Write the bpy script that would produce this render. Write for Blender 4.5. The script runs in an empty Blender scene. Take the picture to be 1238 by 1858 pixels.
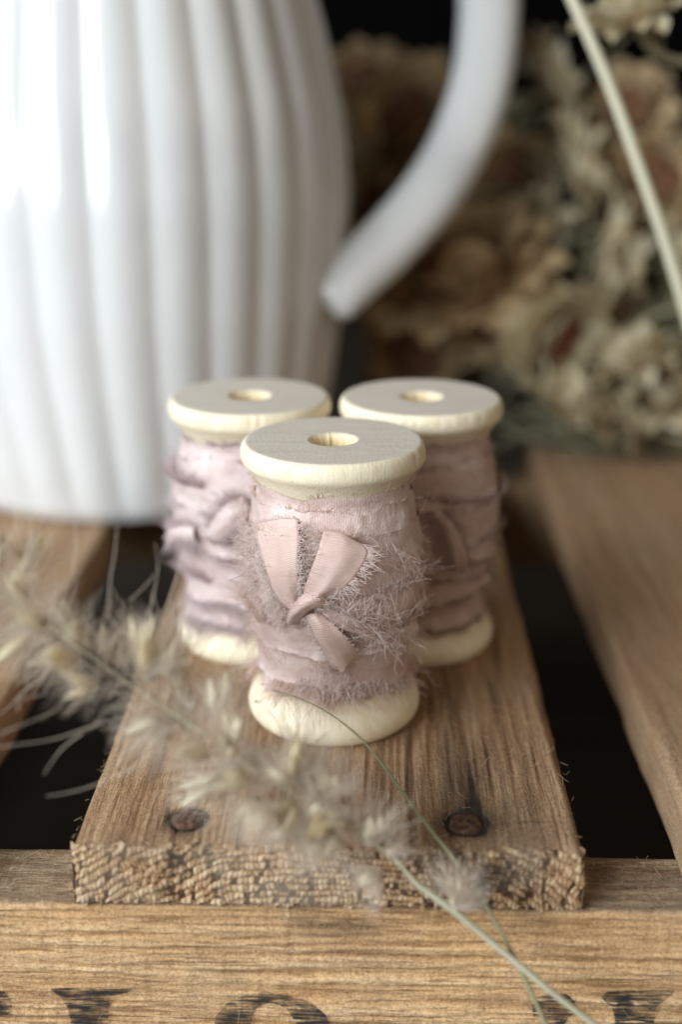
import bpy, math, random
import numpy as np

# ------------------------------------------------------------------ camera, light, exposure
C = 0.01                                   # the script thinks in centimetres
F = 2300.0; W0, H0 = 1238.0, 1858.0
PITCH = math.radians(18.9); YAW = math.radians(1.44)   # camera looks down and a touch left of the planks
CAM = np.array([0.0, 0.0, 10.36])          # z = 0 is the top of the crate slats
col = bpy.context.scene.collection
scn = bpy.context.scene

fwd = np.array([-math.sin(YAW)*math.cos(PITCH), math.cos(YAW)*math.cos(PITCH), -math.sin(PITCH)])
rgt = np.array([math.cos(YAW), math.sin(YAW), 0.0])
upv = np.cross(rgt, fwd)

cd = bpy.data.cameras.new('camera'); cam = bpy.data.objects.new('camera', cd); col.objects.link(cam)
cam.location = CAM*C
cam.rotation_euler = (math.pi/2-PITCH, 0, YAW)
cd.sensor_fit = 'VERTICAL'; cd.sensor_height = 36.0; cd.lens = 36.0*F/H0
cd.clip_start = 0.01; cd.clip_end = 50
cd.dof.use_dof = True; cd.dof.focus_distance = 19.5*C; cd.dof.aperture_fstop = (36.0*F/H0)/6.6
scn.camera = cam

w = bpy.data.worlds.new('World'); scn.world = w; w.use_nodes = True
w.node_tree.nodes['Background'].inputs[0].default_value = (1.0, 0.80, 0.62, 1)
w.node_tree.nodes['Background'].inputs[1].default_value = 0.035

def area(name, loc, target, sx, sy, power, color):
    l = bpy.data.lights.new(name, 'AREA'); l.shape = 'RECTANGLE'; l.size = sx*C; l.size_y = sy*C
    l.energy = power; l.color = color
    o = bpy.data.objects.new(name, l); col.objects.link(o)
    loc = np.array(loc, float); d = np.array(target, float)-loc; d /= np.linalg.norm(d)
    from mathutils import Vector
    o.location = loc*C; o.rotation_euler = Vector(d).to_track_quat('-Z', 'Z').to_euler()
    return o
area('window_light', (-76, -18, 42), (0, 27, 2), 34, 84, 8.7, (0.87, 0.945, 1.0))   # two tall panes of one window
area('window_light', (-50, -47, 42), (0, 27, 2), 34, 84, 8.7, (0.87, 0.945, 1.0))
area('room_fill', (62, -20, 50), (0, 24, 0), 80, 80, 1.8, (1.0, 0.84, 0.66))

scn.view_settings.view_transform = 'Standard'; scn.view_settings.look = 'None'
scn.view_settings.exposure = 0; scn.view_settings.gamma = 1
scn.view_settings.use_curve_mapping = False
scn.render.engine = 'CYCLES'
scn.cycles.use_denoising = True
try: scn.cycles.denoiser = 'OPENIMAGEDENOISE'
except Exception: pass
scn.cycles.max_bounces = 8; scn.cycles.transparent_max_bounces = 12

# ------------------------------------------------------------------ helpers
rng = np.random.default_rng(11); random.seed(5)
def ray(px, py):
    d = fwd + rgt*((px-W0/2)/F) + upv*((H0/2-py)/F); return d
def P(px, py, depth): return CAM + ray(px, py)*depth
def PZ(px, py, z=0.0):
    d = ray(px, py); return CAM + d*((z-CAM[2])/d[2])

def hashn(i, j, k, s):
    n = (i*374761393 + j*668265263 + k*2147483647 + s*1274126177) & 0xffffffff
    n = ((n ^ (n >> 13))*1274126177) & 0xffffffff
    n = ((n ^ (n >> 16))*2246822519) & 0xffffffff
    return ((n ^ (n >> 15)) & 0xffffff)/float(0xffffff)
def vn(x, y=0.0, z=0.0, s=0):
    x, y, z = np.broadcast_arrays(np.asarray(x, float), np.asarray(y, float), np.asarray(z, float))
    i, j, k = np.floor(x).astype(np.int64), np.floor(y).astype(np.int64), np.floor(z).astype(np.int64)
    u, v, t = x-i, y-j, z-k
    u, v, t = u*u*(3-2*u), v*v*(3-2*v), t*t*(3-2*t)
    r = 0
    for a in (0, 1):
        for b in (0, 1):
            for c in (0, 1):
                r = r + (u if a else 1-u)*(v if b else 1-v)*(t if c else 1-t)*hashn(i+a, j+b, k+c, s)
    return r*2-1
def fb(x, y=0.0, z=0.0, s=0, o=3):
    r = 0; a = 1.0; m = 1.0
    for q in range(o):
        r = r + a*vn(np.asarray(x)*m, np.asarray(y)*m, np.asarray(z)*m, s+q*7); a *= .5; m *= 2.03
    return r

def tag(o, label=None, cat=None, group=None, kind=None):
    if label: o['label'] = label
    if cat: o['category'] = cat
    if group: o['group'] = group
    if kind: o['kind'] = kind
    return o
def empty(name, loc, label, cat, group=None):
    o = bpy.data.objects.new(name, None); col.objects.link(o); o.location = np.array(loc, float)*C
    o.empty_display_size = .01
    return tag(o, label, cat, group)
def mesh(name, v, faces, mat, parent=None, org=(0, 0, 0), smooth=True, uv=None, attr=None, kind=None, label=None):
    """v in cm, world; faces list of arrays (n,3)/(n,4); org: the base point of its thing in cm."""
    me = bpy.data.meshes.new(name)
    v = (np.asarray(v, float)-np.asarray(org, float))*C
    if not isinstance(faces, list): faces = [faces]
    faces = [np.asarray(f, np.int64) for f in faces if len(f)]
    loops = np.concatenate([f.ravel() for f in faces])
    sizes = np.concatenate([np.full(len(f), f.shape[1]) for f in faces])
    me.vertices.add(len(v)); me.vertices.foreach_set('co', v.ravel())
    me.loops.add(len(loops)); me.loops.foreach_set('vertex_index', loops.astype(np.int32))
    me.polygons.add(len(sizes))
    st = np.concatenate([[0], np.cumsum(sizes)[:-1]]).astype(np.int32)
    me.polygons.foreach_set('loop_start', st)
    me.polygons.foreach_set('use_smooth', np.full(len(sizes), smooth))
    if uv is not None:
        ul = me.uv_layers.new(name='UVMap'); ul.data.foreach_set('uv', np.asarray(uv, float)[loops].ravel())
    if attr:
        for k, a in attr.items():
            at = me.attributes.new(k, 'FLOAT', 'POINT'); at.data.foreach_set('value', np.asarray(a, np.float32).ravel())
    me.update(calc_edges=True); me.validate()
    me.materials.append(mat)
    o = bpy.data.objects.new(name, me); col.objects.link(o)
    if parent is not None: o.parent = parent
    else: o.location = (0, 0, 0)
    if kind: o['kind'] = kind
    if label: o['label'] = label
    return o
def gridf(nu, nv, wu=False, wv=False, off=0):
    a = np.arange(nu if wu else nu-1); b = np.arange(nv if wv else nv-1)
    A, B = np.meshgrid(a, b, indexing='ij'); A2, B2 = (A+1) % nu, (B+1) % nv
    return np.stack([A*nv+B, A2*nv+B, A2*nv+B2, A*nv+B2], -1).reshape(-1, 4)+off
def tubes(pl, rad, sides=3):
    """pl (F,K,3), rad (F,K) -> verts, faces: F thin tubes."""
    pl = np.asarray(pl, float); Fn, K, _ = pl.shape; rad = np.broadcast_to(np.asarray(rad, float), (Fn, K))
    t = np.gradient(pl, axis=1); t /= np.linalg.norm(t, axis=2, keepdims=True)+1e-12
    ref = np.zeros_like(t[:, :1]); ref[..., 0] = .31; ref[..., 1] = .52; ref[..., 2] = .79
    a = np.cross(t, np.broadcast_to(ref, t.shape)); a /= np.linalg.norm(a, axis=2, keepdims=True)+1e-9
    b = np.cross(t, a)
    th = np.arange(sides)*2*math.pi/sides
    v = pl[:, :, None, :] + rad[:, :, None, None]*(a[:, :, None, :]*np.cos(th)[None, None, :, None]+b[:, :, None, :]*np.sin(th)[None, None, :, None])
    fi, ki, si = np.meshgrid(np.arange(Fn), np.arange(K-1), np.arange(sides), indexing='ij'); s2 = (si+1) % sides
    base = fi*K*sides
    f = np.stack([base+ki*sides+si, base+ki*sides+s2, base+(ki+1)*sides+s2, base+(ki+1)*sides+si], -1).reshape(-1, 4)
    return v.reshape(-1, 3), f
def spline(pts, n):
    pts = np.asarray(pts, float); m = len(pts)
    p = np.vstack([2*pts[0]-pts[1], pts, 2*pts[-1]-pts[-2]])
    s = np.linspace(0, m-1-1e-9, n); i = s.astype(int); t = (s-i)[:, None]
    p0, p1, p2, p3 = p[i], p[i+1], p[i+2], p[i+3]
    return .5*((2*p1)+(-p0+p2)*t+(2*p0-5*p1+4*p2-p3)*t*t+(-p0+3*p1-3*p2+p3)*t**3)
def join(parts):
    vs, fs, o = [], [], 0
    for v, f in parts:
        vs.append(v); o2 = o
        for q in (f if isinstance(f, list) else [f]): fs.append(np.asarray(q)+o2)
        o += len(v)
    return np.vstack(vs), fs
def unit(v): v = np.asarray(v, float); return v/(np.linalg.norm(v, axis=-1, keepdims=True)+1e-12)

# ------------------------------------------------------------------ materials
def mat(name, rough=.6, spec=.5):
    m = bpy.data.materials.new(name); m.use_nodes = True
    nt = m.node_tree; b = nt.nodes['Principled BSDF']; b.inputs['Roughness'].default_value = rough
    b.inputs['Specular IOR Level'].default_value = spec
    return m, nt, b
def N(nt, typ, **kw):
    n = nt.nodes.new(typ)
    for k, v in kw.items():
        if k in n.inputs: n.inputs[k].default_value = v
        else: setattr(n, k, v)
    return n
def obcoord(nt, scale, rot=(0, 0, 0)):
    tc = N(nt, 'ShaderNodeTexCoord'); mp = N(nt, 'ShaderNodeMapping')
    mp.inputs['Scale'].default_value = [s*100 for s in scale]; mp.inputs['Rotation'].default_value = rot
    nt.links.new(tc.outputs['Object'], mp.inputs['Vector']); return mp.outputs[0]
def noise(nt, vec, scale=1, detail=4, rough=.55, dist=0):
    n = N(nt, 'ShaderNodeTexNoise'); n.inputs['Scale'].default_value = scale; n.inputs['Detail'].default_value = detail
    n.inputs['Roughness'].default_value = rough; n.inputs['Distortion'].default_value = dist
    nt.links.new(vec, n.inputs['Vector']); return n.outputs['Fac']
def ramp(nt, fac, stops):
    r = N(nt, 'ShaderNodeValToRGB'); e = r.color_ramp.elements
    while len(e) < len(stops): e.new(.5)
    for q, (p, c) in zip(e, stops):
        q.position = p; q.color = (*c, 1) if len(c) == 3 else c
    nt.links.new(fac, r.inputs[0]); return r.outputs[0]
def mixc(nt, fac, a, b, mode='MIX'):
    m = N(nt, 'ShaderNodeMix'); m.data_type = 'RGBA'; m.blend_type = mode
    for s, v in ((m.inputs[0], fac), (m.inputs[6], a), (m.inputs[7], b)):
        if hasattr(v, 'is_linked') or isinstance(v, bpy.types.NodeSocket): nt.links.new(v, s)
        elif isinstance(v, (int, float)): s.default_value = v
        else: s.default_value = (*v, 1)
    return m.outputs[2]
def math_(nt, op, a, b=0.0):
    m = N(nt, 'ShaderNodeMath'); m.operation = op
    for s, v in ((m.inputs[0], a), (m.inputs[1], b)):
        if isinstance(v, bpy.types.NodeSocket): nt.links.new(v, s)
        else: s.default_value = v
    return m.outputs[0]
def bump(nt, b, h, strength=.5, dist=.0003, prev=None):
    n = N(nt, 'ShaderNodeBump'); n.inputs['Strength'].default_value = strength; n.inputs['Distance'].default_value = dist
    nt.links.new(h, n.inputs['Height'])
    if prev is not None: nt.links.new(prev, n.inputs['Normal'])
    nt.links.new(n.outputs[0], b.inputs['Normal']); return n.outputs[0]
def attrn(nt, name):
    a = N(nt, 'ShaderNodeAttribute'); a.attribute_name = name; return a.outputs['Fac']

def wood_mat(name, along, dark, mid, light, grey=(.20, .17, .14), greyamt=.5, stain=None, rough=.82, ringattr=True):
    m, nt, b = mat(name, rough, .25)
    sc = {'Y': (9, 1.0, 9), 'X': (.7, 9, 9)}[along]; sc2 = {'Y': (34, 4.5, 34), 'X': (4.5, 30, 30)}[along]
    n1 = noise(nt, obcoord(nt, sc), 1, 6, .6, .3); n2 = noise(nt, obcoord(nt, sc2), 1, 5, .6)
    n3 = noise(nt, obcoord(nt, (.55, .55, .55)), 1, 5, .6)
    f = math_(nt, 'ADD', math_(nt, 'MULTIPLY', n1, .6), math_(nt, 'MULTIPLY', n2, .4))
    if ringattr: f = math_(nt, 'ADD', math_(nt, 'MULTIPLY', f, .62), math_(nt, 'MULTIPLY', attrn(nt, 'grain'), .38))
    c = ramp(nt, f, [(.30, dark), (.48, mid), (.64, light)])
    gf = ramp(nt, n3, [(.40, (0, 0, 0)), (.68, (greyamt,)*3)])
    c = mixc(nt, gf, c, grey)
    wg = ramp(nt, n2, [(.35, (.22, .155, .095)), (.65, (.45, .34, .23))])
    c = mixc(nt, attrn(nt, 'weather'), c, wg)
    c = mixc(nt, attrn(nt, 'stain'), c, (.028, .022, .02))
    if along == 'X':
        ln = noise(nt, obcoord(nt, (.9, 8, 17), (0, .012, 0)), 1, 3, .5, .25)
        c = mixc(nt, ramp(nt, ln, [(.36, (.62,)*3), (.46, (0, 0, 0))]), c, (.20, .10, .04))
        sw = noise(nt, obcoord(nt, (13, 3, .9), (0, .03, 0)), 1, 3, .6)
        c = mixc(nt, ramp(nt, sw, [(.60, (0, 0, 0)), (.72, (.35,)*3)]), c, (.80, .62, .40))
    sp = noise(nt, obcoord(nt, (22, 22, 22)), 1, 4, .75)
    c = mixc(nt, .85, c, mixc(nt, 1.0, c, ramp(nt, sp, [(.32, (.45, .38, .32)), (.5, (1, 1, 1)), (.68, (1.35, 1.35, 1.35))]), 'MULTIPLY'))
    nt.links.new(c, b.inputs['Base Color'])
    n4 = noise(nt, obcoord(nt, (30, 30, 30)), 1, 4, .7)
    p = bump(nt, b, n2, .8, .00035); bump(nt, b, n4, .35, .00025, p)
    return m
M_plank = wood_mat('weathered_plank_wood', 'Y', (.19, .10, .048), (.37, .225, .12), (.52, .35, .205), (.38, .285, .20), .4)
M_slat = wood_mat('weathered_slat_wood', 'Y', (.27, .155, .08), (.40, .25, .14), (.48, .33, .20), (.33, .24, .16), .3)
M_board = wood_mat('crate_board_wood', 'X', (.38, .20, .085), (.62, .375, .18), (.76, .52, .29), (.46, .34, .22), .4)

def endgrain_mat():
    m, nt, b = mat('end_grain_wood', .9, .2)
    n1 = noise(nt, obcoord(nt, (14, 14, 14)), 1, 4, .6); n3 = noise(nt, obcoord(nt, (.8, .8, .8)), 1, 4, .6)
    f = math_(nt, 'ADD', math_(nt, 'MULTIPLY', n1, .55), math_(nt, 'MULTIPLY', attrn(nt, 'grain'), .5))
    c = ramp(nt, f, [(.33, (.07, .034, .016)), (.44, (.36, .21, .105)), (.58, (.50, .33, .185)), (.72, (.68, .51, .33))])
    c = mixc(nt, ramp(nt, n3, [(.42, (0, 0, 0)), (.62, (.55, .55, .55))]), c, (.38, .31, .23))
    c = mixc(nt, attrn(nt, 'stain'), c, (.05, .04, .035))
    nt.links.new(c, b.inputs['Base Color']); bump(nt, b, noise(nt, obcoord(nt, (40, 40, 40)), 1, 3), .5, .0002)
    return m
M_end = endgrain_mat()

def birch():
    m, nt, b = mat('birch_spool_wood', .55, .35)
    n1 = noise(nt, obcoord(nt, (2.2, 12, 2.2)), 1, 5, .6, .4); n2 = noise(nt, obcoord(nt, (20, 20, 2.0)), 1, 4, .6)
    c = ramp(nt, n1, [(.3, (.79, .68, .47)), (.5, (.85, .755, .56)), (.7, (.88, .80, .62))])
    # sawn top face: greyer with figure
    n3 = noise(nt, obcoord(nt, (.9, 7, .9)), 1, 6, .65, 1.2)
    ct = ramp(nt, n3, [(.30, (.58, .505, .415)), (.52, (.65, .58, .49)), (.72, (.69, .625, .54))])
    c = mixc(nt, attrn(nt, 'face'), c, ct)
    c = mixc(nt, attrn(nt, 'hole'), c, (.70, .52, .27))
    nt.links.new(c, b.inputs['Base Color'])
    p = bump(nt, b, n2, .35, .0003); bump(nt, b, n3, .04, .0002, p)
    b.inputs['Subsurface Weight'].default_value = .12; b.inputs['Subsurface Radius'].default_value = (.0015, .001, .0006)
    b.inputs['Subsurface Scale'].default_value = 1
    return m
M_birch = birch()

def silk(name, c0, c1, c2, weave='uv', rough=.42, sheen=.35):
    m, nt, b = mat(name, rough, .55)
    n = noise(nt, obcoord(nt, (1.6, 1.6, 2.6)), 1, 5, .6)
    fine = noise(nt, obcoord(nt, (9, 9, 30)), 1, 4, .6)
    c = ramp(nt, n, [(.32, c0), (.5, c1), (.68, c2)])
    c = mixc(nt, ramp(nt, fine, [(.35, (.0, .0, .0)), (.75, (.4, .4, .4))]), c, c2)
    nt.links.new(c, b.inputs['Base Color'])
    b.inputs['Sheen Weight'].default_value = sheen; b.inputs['Sheen Roughness'].default_value = .4
    if weave == 'uv':
        uv = N(nt, 'ShaderNodeUVMap')
        w1 = N(nt, 'ShaderNodeTexWave'); w1.bands_direction = 'Y'; w1.inputs['Scale'].default_value = 8.5
        w1.inputs['Distortion'].default_value = .35; w1.inputs['Detail'].default_value = 1
        w2 = N(nt, 'ShaderNodeTexWave'); w2.bands_direction = 'X'; w2.inputs['Scale'].default_value = 11
        nt.links.new(uv.outputs[0], w1.inputs[0]); nt.links.new(uv.outputs[0], w2.inputs[0])
        h = math_(nt, 'ADD', w1.outputs['Fac'], math_(nt, 'MULTIPLY', w2.outputs['Fac'], .3))
        bump(nt, b, h, .55, .00006)
    else:
        uv = N(nt, 'ShaderNodeUVMap')
        w1 = N(nt, 'ShaderNodeTexWave'); w1.bands_direction = 'X'; w1.inputs['Scale'].default_value = 11.0
        w1.inputs['Distortion'].default_value = 1.2; w1.inputs['Detail'].default_value = 2
        nt.links.new(uv.outputs[0], w1.inputs[0])
        g = noise(nt, obcoord(nt, (26, 26, 26)), 1, 3, .7)
        p = bump(nt, b, w1.outputs['Fac'], .45, .00007); bump(nt, b, g, .7, .00016, p)
    return m
M_wrap = silk('dusty_pink_silk', (.50, .34, .295), (.64, .47, .42), (.80, .66, .62), 'wrap', .30, .45)
M_wrapL = silk('pale_pink_silk', (.60, .445, .415), (.69, .545, .515), (.77, .655, .63), 'wrap', .5, .4)
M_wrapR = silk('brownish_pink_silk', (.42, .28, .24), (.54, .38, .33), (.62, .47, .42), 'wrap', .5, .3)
M_bow = silk('smooth_pink_ribbon', (.56, .39, .335), (.64, .46, .40), (.70, .52, .46), 'uv', .5, .3)
def thread(name, c, tr=.25):
    m, nt, b = mat(name, .38, .5); b.inputs['Base Color'].default_value = (*c, 1)
    t = N(nt, 'ShaderNodeBsdfTranslucent'); t.inputs[0].default_value = (*c, 1)
    mx = N(nt, 'ShaderNodeMixShader'); mx.inputs[0].default_value = tr
    out = nt.nodes['Material Output']
    nt.links.new(b.outputs[0], mx.inputs[1]); nt.links.new(t.outputs[0], mx.inputs[2]); nt.links.new(mx.outputs[0], out.inputs[0])
    return m
M_thread = thread('silk_threads', (.96, .82, .74), .5)
M_threadB = thread('bright_silk_threads', (1.0, .90, .86), .5)
M_threadL = thread('pale_silk_threads', (.86, .74, .74), .4)
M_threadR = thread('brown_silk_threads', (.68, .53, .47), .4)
M_bristle = thread('grass_bristle', (.96, .87, .76), .5)
M_husk = thread('grass_husk', (.95, .88, .68), .35)
M_huskG = thread('grass_husk_green', (.88, .78, .52), .35)
M_stemg = thread('grass_stem', (.62, .58, .42), .1)
M_stemgreen = thread('thin_green_stem', (.36, .35, .20), .1)
M_awn = thread('dark_awn', (.20, .16, .11), .1)
M_fibre = thread('wood_fibre', (.60, .46, .30), .3)

m, nt, b = mat('white_glaze', .14, .5); b.inputs['Base Color'].default_value = (.72, .725, .715, 1)
b.inputs['Coat Weight'].default_value = .35; b.inputs['Coat Roughness'].default_value = .06
bump(nt, b, noise(nt, obcoord(nt, (.5, .5, .5)), 1, 2), .12, .002)
M_glaze = m
m, nt, b = mat('rusty_nail', .75, .4); b.inputs['Metallic'].default_value = .25
nt.links.new(ramp(nt, noise(nt, obcoord(nt, (9, 9, 9)), 1, 5, .7), [(.35, (.045, .025, .016)), (.55, (.14, .07, .04)), (.7, (.26, .15, .09))]), b.inputs['Base Color'])
bump(nt, b, noise(nt, obcoord(nt, (16, 16, 16)), 1, 4, .7), .8, .0004); M_nail = m
m, nt, b = mat('dark_table', .7, .3)
nt.links.new(ramp(nt, noise(nt, obcoord(nt, (.1, 1.2, .1)), 1, 4), [(.3, (.03, .021, .015)), (.7, (.055, .042, .031))]), b.inputs['Base Color']); M_table = m
m, nt, b = mat('black_backdrop', .95, .1)
nt.links.new(ramp(nt, noise(nt, obcoord(nt, (.05, .05, .05)), 1, 3), [(.3, (.0012, .001, .001)), (.7, (.0025, .002, .002))]), b.inputs['Base Color']); M_back = m
m, nt, b = mat('black_stencil_ink', .7, .3); b.inputs['Base Color'].default_value = (.022, .024, .028, 1)
t = N(nt, 'ShaderNodeBsdfTransparent'); mx = N(nt, 'ShaderNodeMixShader')
a = ramp(nt, math_(nt, 'ADD', math_(nt, 'MULTIPLY', noise(nt, obcoord(nt, (2.2, 30, 26)), 1, 5, .65), .75), math_(nt, 'MULTIPLY', noise(nt, obcoord(nt, (3, 3, 3)), 1, 3), .25)), [(.41, (0, 0, 0)), (.56, (.88, .88, .88))])
nt.links.new(a, mx.inputs[0]); nt.links.new(t.outputs[0], mx.inputs[1]); nt.links.new(b.outputs[0], mx.inputs[2]); nt.links.new(mx.outputs[0], nt.nodes['Material Output'].inputs[0]); M_ink = m
def plant(name, stops, sc=(2, 2, 2), rough=.75, tr=.25):
    m, nt, b = mat(name, rough, .25)
    c = ramp(nt, noise(nt, obcoord(nt, sc), 1, 5, .6), stops); nt.links.new(c, b.inputs['Base Color'])
    t = N(nt, 'ShaderNodeBsdfTranslucent'); nt.links.new(c, t.inputs[0]); mx = N(nt, 'ShaderNodeMixShader'); mx.inputs[0].default_value = tr
    nt.links.new(b.outputs[0], mx.inputs[1]); nt.links.new(t.outputs[0], mx.inputs[2]); nt.links.new(mx.outputs[0], nt.nodes['Material Output'].inputs[0])
    return m
M_petal = plant('papery_cream_petal', [(.3, (.36, .26, .13)), (.5, (.62, .53, .34)), (.66, (.80, .75, .58))])
M_petalT = plant('papery_tan_petal', [(.3, (.32, .20, .10)), (.5, (.55, .40, .22)), (.7, (.74, .62, .42))])
M_core = plant('brown_flower_core', [(.3, (.06, .028, .014)), (.5, (.17, .08, .04)), (.7, (.32, .16, .08))], (6, 6, 6), tr=.05)
M_coreR = plant('reddish_flower_core', [(.3, (.08, .03, .018)), (.5, (.20, .075, .04)), (.7, (.34, .16, .08))], (6, 6, 6), tr=.05)
M_leaf = plant('dried_leaf', [(.3, (.13, .115, .065)), (.5, (.30, .275, .165)), (.7, (.48, .45, .31))])

# ------------------------------------------------------------------ the setting
def box(x0, x1, y0, y1, z0, z1):
    v = np.array([[x, y, z] for x in (x0, x1) for y in (y0, y1) for z in (z0, z1)], float)
    f = np.array([[0, 1, 3, 2], [4, 6, 7, 5], [0, 4, 5, 1], [2, 3, 7, 6], [0, 2, 6, 4], [1, 5, 7, 3]]); return v, f
v, f = box(-130, 130, -60, 130, -13, -10.2); tag(mesh('table_top', v, f, M_table, smooth=False), kind='structure')
v, f = box(-160, 160, 131, 133, -13, 130); tag(mesh('dark_backdrop', v, f, M_back, smooth=False), kind='structure')

# ------------------------------------------------------------------ the crate, turned upside down
crate = empty('wooden_crate', (0, 15.5, -10.2), 'weathered wooden crate of spaced planks with black stencilled lettering on its front board', 'crate')
CO = (0, 15.5, -10.2)
YF, YB = 15.5, 38.6
xl = PZ(127, 1533)[0]; xr = PZ(1060, 1533)[0]
XL = (xl, xr)
def slat(x0, x1, y0, y1, nx, ny, mt, detail=1.0, skew=(0, 0), s=0, stain=None, label=None, dens=2.2, th=1.0):
    """weathered plank: worn top with grain ridges, sides, underside; returns the object"""
    T = np.linspace(0, 1, ny)**dens; Y = y0+(y1-y0)*T
    u = np.linspace(-1, 1, nx); ns = 14
    hw = (x1-x0)/2; cx = (x0+x1)/2
    # perimeter: top, right side, bottom, left side
    er = .13
    xt = u*(hw-er); zt = np.zeros_like(u)
    a = np.linspace(0, math.pi/2, 6)[1:-1]
    px = np.concatenate([xt, hw-er+er*np.sin(a), np.full(ns, hw), np.linspace(hw, -hw, 12)[1:-1], np.full(ns, -hw), (-hw+er-er*np.cos(a))])
    pz = np.concatenate([zt, -er+er*np.cos(a), np.linspace(-er, -th, ns), np.full(10, -th), np.linspace(-th, -er, ns), -er+er*np.sin(a)])
    PX, YY = np.meshgrid(px, Y); PZ_, _ = np.meshgrid(pz, Y)
    wob = .02*fb(YY*.5, 3.1, 0, s+3)
    X = PX + cx + wob*np.sign(PX)*(np.abs(PX) > hw-.2) + skew[0]*(YY-y0)
    wav = X*7 + .9*fb(X*.7, YY*.12, 0, s+1)*2
    g = .55*fb(wav*.75, YY*.22, 0, s+5, 3) + .35*fb(X*16, YY*.6, 0, s+9, 2)
    g = g - 1.5*np.clip(vn(X*10+.5*vn(X*2, YY*.4, 0, s), YY*.5, 0, s+31)-.3, 0, 1)*(.6+.6*vn(X*.8, YY*.3, 0, s+32))
    top = (PZ_ > -.2)
    side = np.abs(PX) > hw-.01
    Z = PZ_ + top*(detail*.030*g) + (PZ_ < -th+.01)*0
    X = X + side*detail*.03*fb(YY*1.2, PZ_*9, 0, s+11, 3)*np.sign(PX)
    worn = np.exp(-(YY-y0)/.07)*top
    Z = Z - worn*(.05+.05*fb(X*3, 0, 0, s+2))
    if stain is not None:
        for q in (NL, NR): Z = Z - top*.07*np.exp(-(((X-q[0])/.34)**4+((YY-q[1])/.36)**4))
    n = len(px)
    v = np.stack([X, YY, Z], -1).reshape(-1, 3)
    st = np.zeros_like(X) if stain is None else stain(X, YY)
    fc = gridf(ny, n, False, True)[:, ::-1]
    capb = np.arange((ny-1)*n, ny*n)[None, :]
    o = mesh('slat', v, [fc, capb], mt, crate, CO, attr={'grain': np.clip(.5+.4*g, 0, 1), 'stain': st}, label=label)
    return o
NL = PZ(341, 1482); NR = PZ(846, 1492)
def plank_stain(X, Y):
    s = 1.25*np.exp(-(np.abs(X-NR[0]-.02)/.33)**3)*np.exp(-(np.maximum(Y-NR[1], 0)/1.9)**2)*np.clip((Y-15.8)/.3, 0, 1)*(.75+.45*fb(X*12, Y*1.2, 0, 40))
    s += .75*np.exp(-((X-NL[0])/.22)**2)*np.exp(-((Y-NL[1]+.28)/.25)**2)
    for q in (NL, NR):
        rr = np.hypot(X-q[0], Y-q[1]); s += .85*np.exp(-((rr-.28)/.05)**2)
    s += .55*np.exp(-((X-NR[0]-.1)/.5)**2-((Y-NR[1])/.45)**2)
    s += .45*np.clip(fb(X*5, Y*.45, 0, 44)-.3, 0, 1) + .5*np.clip(vn(X*13, Y*1.1, 0, 47)-.55, 0, 1)
    s += .5*np.exp(-((Y-NR[1]-.02-.05*fb(X*2, 0, 0, 8))/.025)**2)*np.clip((X-NR[0]-.3), 0, .5)*1.2*(X < NR[0]+1.5)
    return np.clip(s, 0, .95)
mid = slat(xl, xr, YF, YB, 560, 460, M_plank, .9, stain=plank_stain, s=2, label='middle plank carrying the three ribbon spools, with two rusty nails')
# splintered end grain of the middle plank
nx, nz = 940, 136
U, V = np.meshgrid(np.linspace(0, 1, nx), np.linspace(0, 1, nz), indexing='ij')
X = xl-.015+(xr-xl+.03)*U; Z = -V*1.0 - .015
cxm = (xl+xr)/2
dx = X-cxm+.2; R = np.sqrt(dx**2+(Z+6.2)**2) + .14*fb(X*.7, Z*.7, 0, 51) + .022*fb(X*9, Z*9, 0, 50, 2)
ph = R/.115; ring = .5+.5*np.cos(2*math.pi*ph)
ang = np.arctan2(dx, Z+6.2)
row = np.floor(ph).astype(np.int64); fr1 = ph-row
u_ = ang*R/.078 + hashn(row, row*0+3, row*0, 5)*9 + .45*fb(X*5, Z*5, 0, 52, 2)
ci = np.floor(u_).astype(np.int64); fu = u_-ci
tone = hashn(ci, row, row*0+1, 7)
sx = np.abs(np.sin(math.pi*fu))**.55; sz_ = np.abs(np.sin(math.pi*np.clip(fr1*1.05, 0, 1)))**.7
h = sz_*(.28+.72*sx)*(.45+.6*tone)
h = np.where(tone < .13+.10*np.clip((X-cxm)/3, 0, 1), h*.25, h) + .12*fb(X*24, Z*24, 0, 62, 2)
h = h*(.9+.2*fb(X*2, Z*2, 0, 63))
rough_r = .7+.5*np.clip((X-cxm)/3, 0, 1)
cleft = np.exp(-((X-(xl+1.45)-.25*(Z+.5))/.16)**2)*.6*(.6+.5*fb(X*9, Z*9, 0, 57))
h = h - cleft
Yd = YF - .005 - .040*rough_r*(h-.35)
edge = np.minimum(np.minimum(U, 1-U)*(xr-xl)/.1, np.minimum(V, 1-V)/.09); edge = np.clip(edge, 0, 1)
Yd = Yd + (1-edge)**2*.07*(1+.8*fb(X*7, Z*7, 0, 54))
Z2 = Z + .02*fb(X*6, 0, 0, 55, 3)*(1-np.clip(V*5, 0, 1)) - .03*(V > .9)*np.abs(fb(X*8, 0, 0, 56, 2))
X2 = X + .04*fb(Z*6, 1, 0, 58, 2)*(np.abs(U-.5) > .47)
stain_shade = np.clip(.75*np.exp(-((X-NR[0])/.45)**2)*(.7+fb(X*4, Z*4, 0, 60)) + .45*np.clip(fb(X*1.3, Z*1.3, 0, 61)-.25, 0, 1) + cleft*.7, 0, .8)  # nail stain and blotches, with shade painted into the cleft
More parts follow.
